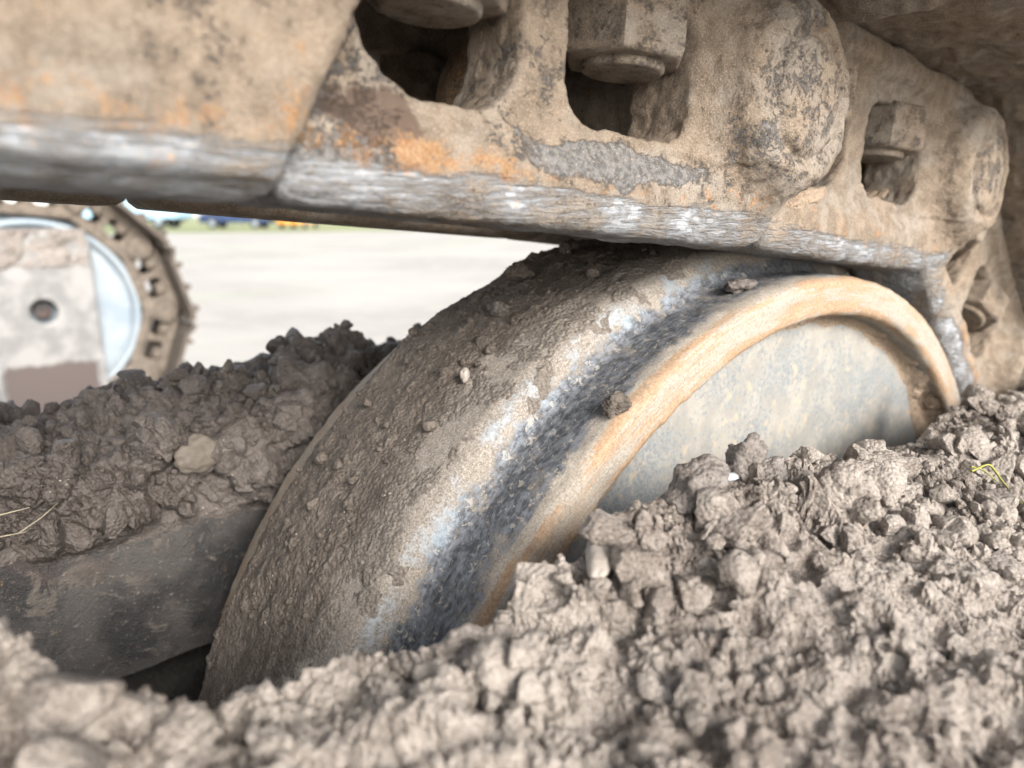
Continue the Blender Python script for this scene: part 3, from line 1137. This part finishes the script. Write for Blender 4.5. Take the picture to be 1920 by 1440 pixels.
# ------------------------------------------------------------------ mud crust on the wheel's wide centre flange
def build_flange_mud():
    st = .00095
    th = np.arange(R(52), R(198), st / .287)
    y = np.arange(.028, .140, st)
    T, Y = np.meshgrid(th, y, indexing='ij')
    r0 = np.interp(Y, [.026, .031, .034, .0368, .0398, .045, .13, .1365, .1395, .143], [.2700, .2703, .2718, .2775, .2832, .2857, .2853, .2815, .2745, .271])
    P = np.stack([r0 * np.cos(T), Y, r0 * np.sin(T)], -1).astype(np.float32)
    Q = np.stack([T * .286 * .45, Y, T * 0], -1).reshape(-1, 3).astype(np.float32)      # smeared along the rolling direction
    V0 = P.reshape(-1, 3)
    N = np.stack([np.cos(T), np.zeros_like(T), np.sin(T)], -1).reshape(-1, 3)
    yy, tt = Y.ravel(), T.ravel()
    a = fbm(V0, 28, 4, 110)
    b = fbm(Q, 95, 4, 111)
    body = sstep(.035, .062, yy + .008 * a + .004 * b) * sstep(.1378, .1358, yy + .0015 * a)
    thick = -.0011 + body * (.0034 + .0022 * a) + .0007 * b * body
    lumps = domes(V0 + np.stack([b, b, b], -1) * .0012, .012, .0015, .0042, .42, 120) * .62 + domes(V0, .0052, .0008, .0022, .55, 121) * .7
    lumps += domes(V0, .0026, .0004, .0011, .6, 122) * .7
    low = .35 + .65 * np.clip(.5 + a, 0, 1)
    thick += lumps * body * low + np.maximum(ridged(Q, 55, 3, 124) - .35, 0) * .0022 * body
    thick += .00035 * fbm(V0, 500, 3, 123)
    V = (V0 + N * thick[:, None]).astype(np.float32)
    F = grid_faces(len(th), len(y))
    rng = np.random.default_rng(11)
    ii = rng.integers(0, len(V), 1400)
    ii = ii[(yy[ii] > .058)][:240]
    rad = np.clip(rng.lognormal(math.log(.0014), .5, len(ii)), .0006, .0045)
    Vt, Ft = scatter_lumps(V[ii] + N[ii] * rad[:, None] * .3, rad, rng)
    fl = np.concatenate([sstep(.078, .044, yy + .010 * a), np.zeros(len(Vt))])
    me = join_qt("mud_crust", V, F[:, ::-1], Vt, Ft, dict(film=fl))
    o = link("mud_crust", me, M_CAKE)
    tag(o, "brown dried mud crust spread over the idler wheel's broad centre band", "mud", kind="stuff")
build_flange_mud()

# ------------------------------------------------------------------ dirt caked inside the rim, front side
def build_rim_dirt():
    th = np.arange(R(-12), R(112), .0011 / .24)
    rr = np.arange(.196, .2535, .0011)
    T, Q = np.meshgrid(th, rr, indexing='ij')
    yb = np.interp(Q, [.196, .232, .246, .2535], [.0180, .0176, .0150, .0045])
    P = np.stack([Q * np.cos(T), yb, Q * np.sin(T)], -1).astype(np.float32)
    V0 = P.reshape(-1, 3)
    t, q = T.ravel(), Q.ravel()
    a = fbm(V0, 38, 4, 130)
    edge = .2535 - .042 * sstep(R(70), R(15), t) + .008 * a
    m = sstep(edge - .006, edge + .010, q)
    h = -.003 + m * (.0042 + .0032 * a) + m * (domes(V0, .011, .002, .0045, .5, 131) * .9 + domes(V0, .005, .0008, .002, .6, 132))
    N = np.array([0, -1, 0], np.float32) * .8 + np.stack([-np.cos(t), 0 * t, -np.sin(t)], -1) * .6
    V = (V0 + N * h[:, None]).astype(np.float32)
    me = mesh_np("dirt_cake", V, grid_faces(len(th), len(rr)))
    o = link("dirt_cake", me, M_DIRT)
    tag(o, "tan crumbly dirt caked inside the wheel rim under the right arch", "dirt", kind="stuff")
build_rim_dirt()

# ------------------------------------------------------------------ track frame: two arms either side of the wheel
def arm_mesh(name, x0, x1, y0, y1, z0, z1, amp=.0012, seed=0):
    nx, nz, ny = int((x1 - x0) / .006), int((z1 - z0) / .004), max(4, int((y1 - y0) / .02))
    ring = [(y0, z) for z in np.linspace(z0, z1, nz)] + [(y, z1) for y in np.linspace(y0, y1, ny)[1:]] + \
           [(y1, z) for z in np.linspace(z1, z0, nz)[1:]] + [(y, z0) for y in np.linspace(y1, y0, ny)[1:-1]]
    ring = np.array(ring)
    X = np.linspace(x0, x1, nx)
    P = np.zeros((len(ring), nx, 3), np.float32)
    P[..., 0] = X
    P[..., 1] = ring[:, 0:1]
    P[..., 2] = ring[:, 1:2]
    F = grid_faces(len(ring), nx, True)
    V = P.reshape(-1, 3)
    N = vert_normals(V, F)
    V = V + N * (amp * fbm(V, 18, 4, 140 + seed))[:, None]
    n = len(ring)
    faces = [list(map(int, f)) for f in F] + [list(range(0, n * nx, nx)), list(range(nx - 1, n * nx, nx))[::-1]]
    me = mesh_np(name, V, faces)
    me.set_sharp_from_angle(angle=R(45))
    return me

fr = empty("crawler_undercarriage", (-.6, .09, -.1))
tag(fr, "dark muddy steel undercarriage arms either side of the big idler wheel", "undercarriage")
off = Matrix.Translation((.6, -.09, .1))
link("inner_arm", arm_mesh("inner_arm", -1.0, .10, .205, .33, .070, .146, .0016, 1), M_PLATE, fr, off)
link("outer_arm", arm_mesh("outer_arm", -1.0, .30, -.21, -.022, -.02, .150, .0012, 2), M_PLATE, fr, off)
link("bottom_plate", arm_mesh("bottom_plate", -1.0, .36, -.015, .40, -.155, -.13, .0015, 3), M_PLATE, fr, off)
link("inner_wall", arm_mesh("inner_wall", -1.0, .36, .300, .325, -.128, .067, .0015, 5), M_PLATE, fr, off)
link("cross_plate", arm_mesh("cross_plate", -1.0, -.46, -.015, .19, -.125, .10, .0015, 4), M_PLATE, fr, off)

# ------------------------------------------------------------------ single stones, clods and straws
from mathutils.bvhtree import BVHTree
_bv = None
def mud_top(x, y):
    d = (NMV[:, 0] - x) ** 2 + (NMV[:, 1] - y) ** 2
    return float(NMV[np.argsort(d)[:14], 2].max())

M_CLOD = mat_mud("brown_clod", (.27, .24, .215), (.15, .126, .11), .05, .9, .25)
def clod(name, loc, r, squash, seed, mat, label, cat, rough=.35, rotz=0., sub=4, fine=.0006, tilt=0.):
    v, f = lump(r, seed, sub, rough, squash)
    n = vert_normals(v, f)
    v = v + n * (fine * fbm(v, 700, 3, seed) + fine * 1.2 * domes(v, .0032, .0005, .0013, .6, seed) / .001)[:, None]
    o = link(name, mesh_np(name, v, f), mat)
    o.location = loc
    o.rotation_euler = (tilt, 0, rotz)
    tag(o, label, cat)
    return o
M_STONE = mat_simple("tan_stone", (.155, .130, .105), .8, 0, .25, 300)
M_PINK = mat_simple("pale_stone", (.30, .26, .225), .75, 0, .2, 500)
M_WHITE = mat_simple("pale_chip", (.40, .42, .43), .5, 0, .2, 600)
def on_mud(x, y, dz=0.):
    return (x, y, mud_top(x, y) + dz)
clod("mud_clod", on_mud(-.1064, -.0640, .003), .0105, (1, .85, .95), 41, M_MUD, "biggest rounded clod standing on top of the foreground mud heap", "clod", .22)
clod("mud_clod", on_mud(-.0700, -.0700, .001), .0075, (1.1, .8, .7), 42, M_MUD, "smaller crumbly clod just right of the biggest rounded clod", "clod", .3)
clod("mud_clod", on_mud(-.0590, -.0560, .003), .0150, (1.5, .55, .28), 43, M_MUD, "flat slab of dried mud tilted on the heap right of the biggest clod", "clod", .25, R(-12), 4, .0006, R(14))
clod("mud_clod", on_mud(-.1345, -.0405, .004), .0085, (.8, .7, 1.15), 44, M_CLOD, "upright dark brown clod on the heap crest below the wheel disc", "clod", .4)
clod("mud_clod", on_mud(-.1560, -.0395, .003), .0105, (1.2, .8, .75), 45, M_CLOD, "broad dark brown clod on the crest left of the upright one", "clod", .32)
clod("mud_clod", on_mud(-.1180, -.0410, .002), .0080, (1.1, .8, .9), 46, M_CLOD, "dark brown clod on the crest between the upright clod and the biggest clod", "clod", .4)
clod("mud_clod", on_mud(-.2512, -.0520, .001), .0075, (1, .9, 1), 47, M_MUD, "blurred round clod on the near heap edge below the rusty tread", "clod", .3)
clod("stone", on_mud(-.2035, -.0400, .0040), .0072, (2.0, .6, .55), 48, M_PINK, "pale finger-shaped stone lying against the rusty rim", "stone", .14, R(38), 4, .0001, 0)
clod("stone", on_mud(-.1506, -.0460, .0015), .0026, (1.3, .8, .5), 49, M_WHITE, "tiny bluish white chip on the dark clods below the disc", "stone", .25, R(-20), 2, .0001)
clod("stone", on_mud(-.1844, -.0627, .001), .0042, (1.3, .7, .5), 50, M_STONE, "small flat grey stone in the middle of the foreground heap", "stone", .2, R(10), 3, .0001)
clod("stone", (-.2482, .1870, .1840), .0098, (1.1, .4, .9), 51, M_STONE, "smooth flat tan stone stuck in the dark mud bank", "stone", .24, R(12), 4, .0001)
clod("stone", (-.1712, .0688, .2338), .0032, (1, .6, 1), 52, M_PINK, "small pale pinkish pebble stuck on the muddy wheel band", "stone", .3, R(30), 3, .0001)
clod("mud_clod", (-.1468, .0060, .2292), .0056, (1, .7, .8), 53, M_CAKE, "dark mud lump stuck on the wheel rim's worn dark tread", "clod", .35)
clod("mud_clod", (-.0520, .0190, .2680), .0058, (1.6, .9, .55), 54, M_WET, "dark mud crumb wedged between wheel and chain at the top", "clod", .45)
clod("mud_clod", (-.1075, .1085, .2715), .0052, (1.3, .9, .8), 55, M_CAKE, "round mud lump high on the wheel's muddy band near the chain", "clod", .4)
clod("mud_clod", (-.1365, .0890, .2572), .0040, (1, 1, .8), 56, M_WET, "dark lump on the muddy band above the pale pebble", "clod", .4)
clod("dirt_clump", (-.0260, .0080, .3040), .0150, (1.9, .6, .7), 58, M_DIRT, "brown dirt packed in the notch under the centre link's round boss", "dirt", .45)
clod("dirt_clump", (.0930, .0250, .3020), .0165, (1, .8, .8), 57, M_DIRT, "fuzzy dirt clump filling the right link's window under the nut", "dirt", .35)

def strand(name, pts, r, mat, label, cat):
    pts = np.array(pts, float)
    t = np.linspace(0, 1, len(pts))
    tt = np.linspace(0, 1, 24)
    c = np.stack([np.interp(tt, t, pts[:, k]) for k in range(3)], -1)
    for _ in range(4):
        c[1:-1] = .25 * c[:-2] + .5 * c[1:-1] + .25 * c[2:]
    tan = np.gradient(c, axis=0)
    tan /= np.linalg.norm(tan, axis=1, keepdims=True)
    a = np.cross(tan, [0.2, 0.3, 1.0])
    a /= np.linalg.norm(a, axis=1, keepdims=True)
    b = np.cross(tan, a)
    ang = np.linspace(0, 2 * math.pi, 7)[:-1]
    rr = r * (1 - .75 * tt ** 2)
    P = c[:, None] + rr[:, None, None] * (np.cos(ang)[None, :, None] * a[:, None] + .45 * np.sin(ang)[None, :, None] * b[:, None])
    o0 = c[0]
    F = grid_faces(6, 24, True)
    me = mesh_np(name, (P - o0).transpose(1, 0, 2).reshape(-1, 3), F)
    o = link(name, me, mat)
    o.location = o0
    return tag(o, label, cat)
M_GRASS = mat_simple("grass_blade", (.34, .33, .07), .6, 0, .3, 200)
M_STRAW = mat_simple("straw", (.36, .31, .22), .7, 0, .25, 300)
MUD_LIFT = .003
def mp(x, y, dz):
    return (x, y, mud_top(x, y) + dz + MUD_LIFT)
strand("grass_blade", [mp(-.046, -.083, .004), mp(-.037, -.086, .010), mp(-.033, -.0905, .006), mp(-.030, -.097, .002)], .0008, M_GRASS, "longest yellow-green grass blade lying down the right mud slope", "grass")
strand("grass_blade", [mp(-.036, -.090, .003), mp(-.039, -.093, .005), mp(-.046, -.097, .001)], .0006, M_GRASS, "short bent grass blade beside the longest one on the right", "grass")
strand("grass_blade", [mp(-.030, -.078, .004), mp(-.022, -.080, .007), mp(-.010, -.084, .002)], .0006, M_GRASS, "grass blade pointing right above the longest blade", "grass")
strand("straw", [(-.3420, .186, .1750), (-.330, .182, .1762), (-.3185, .182, .1768)], .0011, M_STRAW, "upper pale straw sticking from the dark mud at the left edge", "straw")
strand("straw", [(-.3420, .186, .1672), (-.331, .182, .1668), (-.3210, .183, .1660)], .0009, M_STRAW, "lower pale straw sticking from the dark mud at the left edge", "straw")
strand("straw", [(-.3240, .184, .1655), (-.3150, .181, .1715), (-.3080, .183, .1760)], .0006, M_STRAW, "thin brown straw slanting up beside the two pale straws", "straw")

# ------------------------------------------------------------------ the other track, across the machine
FX, FY, FZ = -.075, 2.26, .020
M_FLINK = mat_simple("far_dusty_iron", (.155, .125, .098), .85, 0, .35, 60)
M_FSHOE = mat_simple("far_dusty_shoe", (.105, .083, .065), .85, 0, .3, 40)
def mat_far_wheel():
    n = NT("blue_grey_paint")
    col = n.mix(n.ramp(n.noise(9, 4), .4, .62), (.21, .25, .285), (.28, .315, .34))
    return n.done(col, .45, .1)
M_FWHEEL = mat_far_wheel()
def build_far_track():
    root = empty("track_chain", (FX, FY, FZ))
    tag(root, "blurred far track chain curving round the pale blue-grey wheel at left", "track chain")
    lm = mesh_np("track_link", LV2, LF2)
    lm.materials.append(M_FLINK)
    sm = shoe_mesh("track_shoe", 8, False, 0, .017)
    nm = nut_mesh("nut")
    pins = chain_pins(4, 8)
    for i in range(len(pins) - 1):
        m1 = link_matrix(pins[i], pins[i + 1], 0)
        l1 = link("track_link", lm, M_FLINK, root, m1)
        l2 = link("track_link", lm, M_FLINK, root, link_matrix(pins[i], pins[i + 1], .174, True))
        for uu in (-.066, -.148):
            link("nut", nm, M_FLINK, l1, TR(uu, .0165, 0))
        s = link("track_shoe", sm, M_FSHOE, root, m1)
    w = empty("track_idler", (FX, FY, FZ))
    tag(w, "blurred pale blue-grey idler wheel of the far track behind a grey bracket", "idler wheel")
    prof = [(.225, .030), (.245, .026), (.252, .004), (.257, 0), (.266, .001), (.2705, .006), (.2705, .030), (.2775, .037), (.286, .048), (.286, .128), (.2775, .139), (.2705, .146), (.2705, .17), (.257, .176), (.252, .172), (.245, .15), (.225, .146)]
    P, F, _ = lathe(prof, 96)
    link("rim", mesh_np("rim", P.reshape(-1, 3), F), M_FWHEEL, w)
    P, F, _ = lathe([(.245, .028), (.235, .024), (.20, .034), (.12, .030), (.085, .022), (.08, .01), (.002, .01)], 96)
    link("web_disc", mesh_np("web_disc", P.reshape(-1, 3), F), M_FWHEEL, w)
    # bracket plate with a round hole, in front of the wheel
    b = empty("idler_bracket", (-.066, 2.205, -.28))
    tag(b, "pale grey bracket plate with a round hole before the far wheel", "bracket")
    h = .005
    u = np.arange(-.22, .22, h)
    y = np.arange(-.04, .05, h)
    v = np.arange(-.03, .60, h)
    U, Y, Vv = u[:, None, None], y[None, :, None], v[None, None, :]
    plate = extr(rbox(U + 0 * Vv, Vv - .27, .135, .27, .05), Y, .012, .010, .005)
    rimv = np.abs(rbox(U + 0 * Vv, Vv - .27, .135, .27, .05) + .008) - .008
    lip = extr(np.maximum(rimv, Vv - .17), Y, .002, .014, .004)
    d = smin(plate, lip, .004)
    d = smax(d, -(np.hypot(U, Vv - .315) - .034), .004)
    V, F = surface_nets(d.astype(np.float32), (u[0], y[0], v[0]), h)
    n = NT("bracket_paint")
    z = n.attr("panel")
    col = n.mix(n.ramp(n.noise(14, 4, .6), .38, .62), (.15, .145, .14), (.235, .225, .215))
    col = n.mix(n.mask(z, n.noise(22, 4), 1.6, .2), col, (.075, .055, .05))
    m = n.done(col, .55)
    pan = sstep(.185, .145, V[:, 2]) * sstep(.122, .105, np.abs(V[:, 0])) * sstep(.015, .03, V[:, 2])
    link("plate", mesh_np("plate", V, F, True, dict(panel=pan)), m, b)
    link("axle_boss", MB().cyl(.022, .030, .08, 32, bev=.004, mw=TR(0, 0, .315) @ ROT('X', -90)).mesh("axle_boss"), M_PLATE, b)
    # arm the bracket is bolted to
    link("arm", arm_mesh("arm", -.95, -.12, .03, .09, .12, .42, .002, 9), M_PLATE, b)
    # crumbly mud smeared on the bracket's upper part
    xs = np.arange(-.14, .125, .003)
    zs = np.arange(.405, .545, .003)
    X, Z = np.meshgrid(xs, zs, indexing='ij')
    Q = np.stack([X, 0 * X, Z], -1).reshape(-1, 3).astype(np.float32)
    e = sstep(.42, .445, Q[:, 2] + .012 * fbm(Q, 25, 3, 150)) * sstep(.135, .115, np.abs(Q[:, 0]))
    hgt = -.006 + e * (.010 + .008 * fbm(Q, 30, 4, 151) + domes(Q, .02, .004, .010, .6, 152))
    Q[:, 1] = .002 - hgt
    o = link("mud_crust", mesh_np("mud_crust", Q, grid_faces(len(xs), len(zs))), M_CLOD)
    o.location = (-.066, 2.205, -.28)
    tag(o, "crumbly mud smeared across the top of the grey bracket plate", "mud", kind="stuff")
build_far_track()

# ------------------------------------------------------------------ vehicles far across the yard
def glassy(name, col):
    n = NT(name)
    return n.done(col, .12, 0, None, .6)
M_BLUEBOX = mat_simple("light_blue_paint", (.36, .55, .70), .45, 0, .1, 2)
M_NAVY = mat_simple("dark_blue_paint", (.03, .05, .12), .25, 0, .2, 2)
M_ORANGE = mat_simple("orange_paint", (.75, .30, .05), .4, 0, .12, 2)
M_TYRE = mat_simple("tyre_rubber", (.03, .03, .03), .85, 0, .2, 8)
M_GLASS = glassy("dark_glass", (.03, .04, .05))
M_LAMP = glassy("lamp_glass", (.75, .75, .72))
def wheels(root, xs, y0, y1, r, wd):
    for x in xs:
        for y in (y0, y1):
            t = link("wheel", MB().cyl(r, -wd / 2, wd / 2, 28, bev=.03, mw=TR(x, y, r) @ ROT('X', 90)).mesh("wheel"), M_TYRE, root)
            link("hub_cap", MB().cyl(r * .55, -wd / 2 - .01, wd / 2 + .01, 20, mw=TR(x, y, r) @ ROT('X', 90)).mesh("hub_cap"), M_FWHEEL, t)
YAW = -CAM_YAW
def vehicle(name, loc, rz, label, cat):
    r = empty(name, (loc[0], loc[1], GZ + .012))
    r.rotation_euler = (0, 0, rz)
    return tag(r, label, cat)
v = vehicle("parked_car", (16.9, 48.6), YAW, "dark blue car parked far across the yard, right of the light blue truck", "car")
body = [(-2.25, .35), (-2.3, .75), (-2.05, .95), (-1.1, 1.02), (1.0, 1.02), (2.05, .9), (2.3, .7), (2.3, .35)]
link("body", MB().prism(body, -.88, .88, .06).mesh("body"), M_NAVY, v)
link("cabin", MB().prism([(-1.45, 1.0), (-.75, 1.48), (.65, 1.5), (1.35, 1.0)], -.78, .78, .05).mesh("cabin"), M_GLASS, v)
link("roof", MB().prism([(-.85, 1.46), (-.7, 1.53), (.6, 1.55), (.75, 1.46)], -.76, .76, .02).mesh("roof"), M_NAVY, v)
for x in (-2.24, 2.2):
    for y in (-.6, .6):
        link("headlight" if x > 0 else "tail_light", MB().box(x, x + .1, y - .18, y + .18, .66, .82, .02).mesh("lamp"), M_LAMP, v)
wheels(v, (-1.4, 1.4), -.80, .80, .33, .2)
v = vehicle("box_truck", (12.4, 51.6), YAW, "light blue box truck parked far off beside the dark blue car", "truck")
link("cargo_box", MB().box(-3.2, 2.1, -1.2, 1.2, .62, 3.2, .04).mesh("cargo_box"), M_BLUEBOX, v)
link("chassis", MB().box(-5.0, 2.0, -.5, .5, .45, .615, .02).mesh("chassis"), M_TYRE, v)
cab = link("cab", MB().prism([(-5.3, .6), (-5.35, 1.4), (-4.9, 2.4), (-3.4, 2.45), (-3.4, .6)], -1.1, 1.1, .06).mesh("cab"), M_BLUEBOX, v)
link("windscreen", MB().prism([(-5.37, 1.5), (-4.98, 2.3), (-4.9, 2.3), (-5.29, 1.5)], -1.0, 1.0).mesh("windscreen"), M_GLASS, cab)
wheels(v, (-4.3, .9), -1.0, 1.0, .45, .28)
v = vehicle("orange_van", (20.1, 46.3), YAW + R(90), "small orange van facing the camera, right of the dark blue car", "van")
link("body", MB().prism([(-2.0, .3), (-2.0, 1.8), (1.0, 1.85), (1.5, 1.15), (2.05, 1.0), (2.1, .3)], -.85, .85, .07).mesh("body"), M_ORANGE, v)
link("windscreen", MB().prism([(1.06, 1.80), (1.55, 1.17), (1.60, 1.20), (1.11, 1.83)], -.74, .74).mesh("windscreen"), M_GLASS, v)
for y in (-.6, .6):
    link("headlight", MB().box(2.06, 2.14, y - .16, y + .16, .68, .86, .02).mesh("headlight"), M_LAMP, v)
wheels(v, (-1.3, 1.3), -.76, .76, .32, .2)
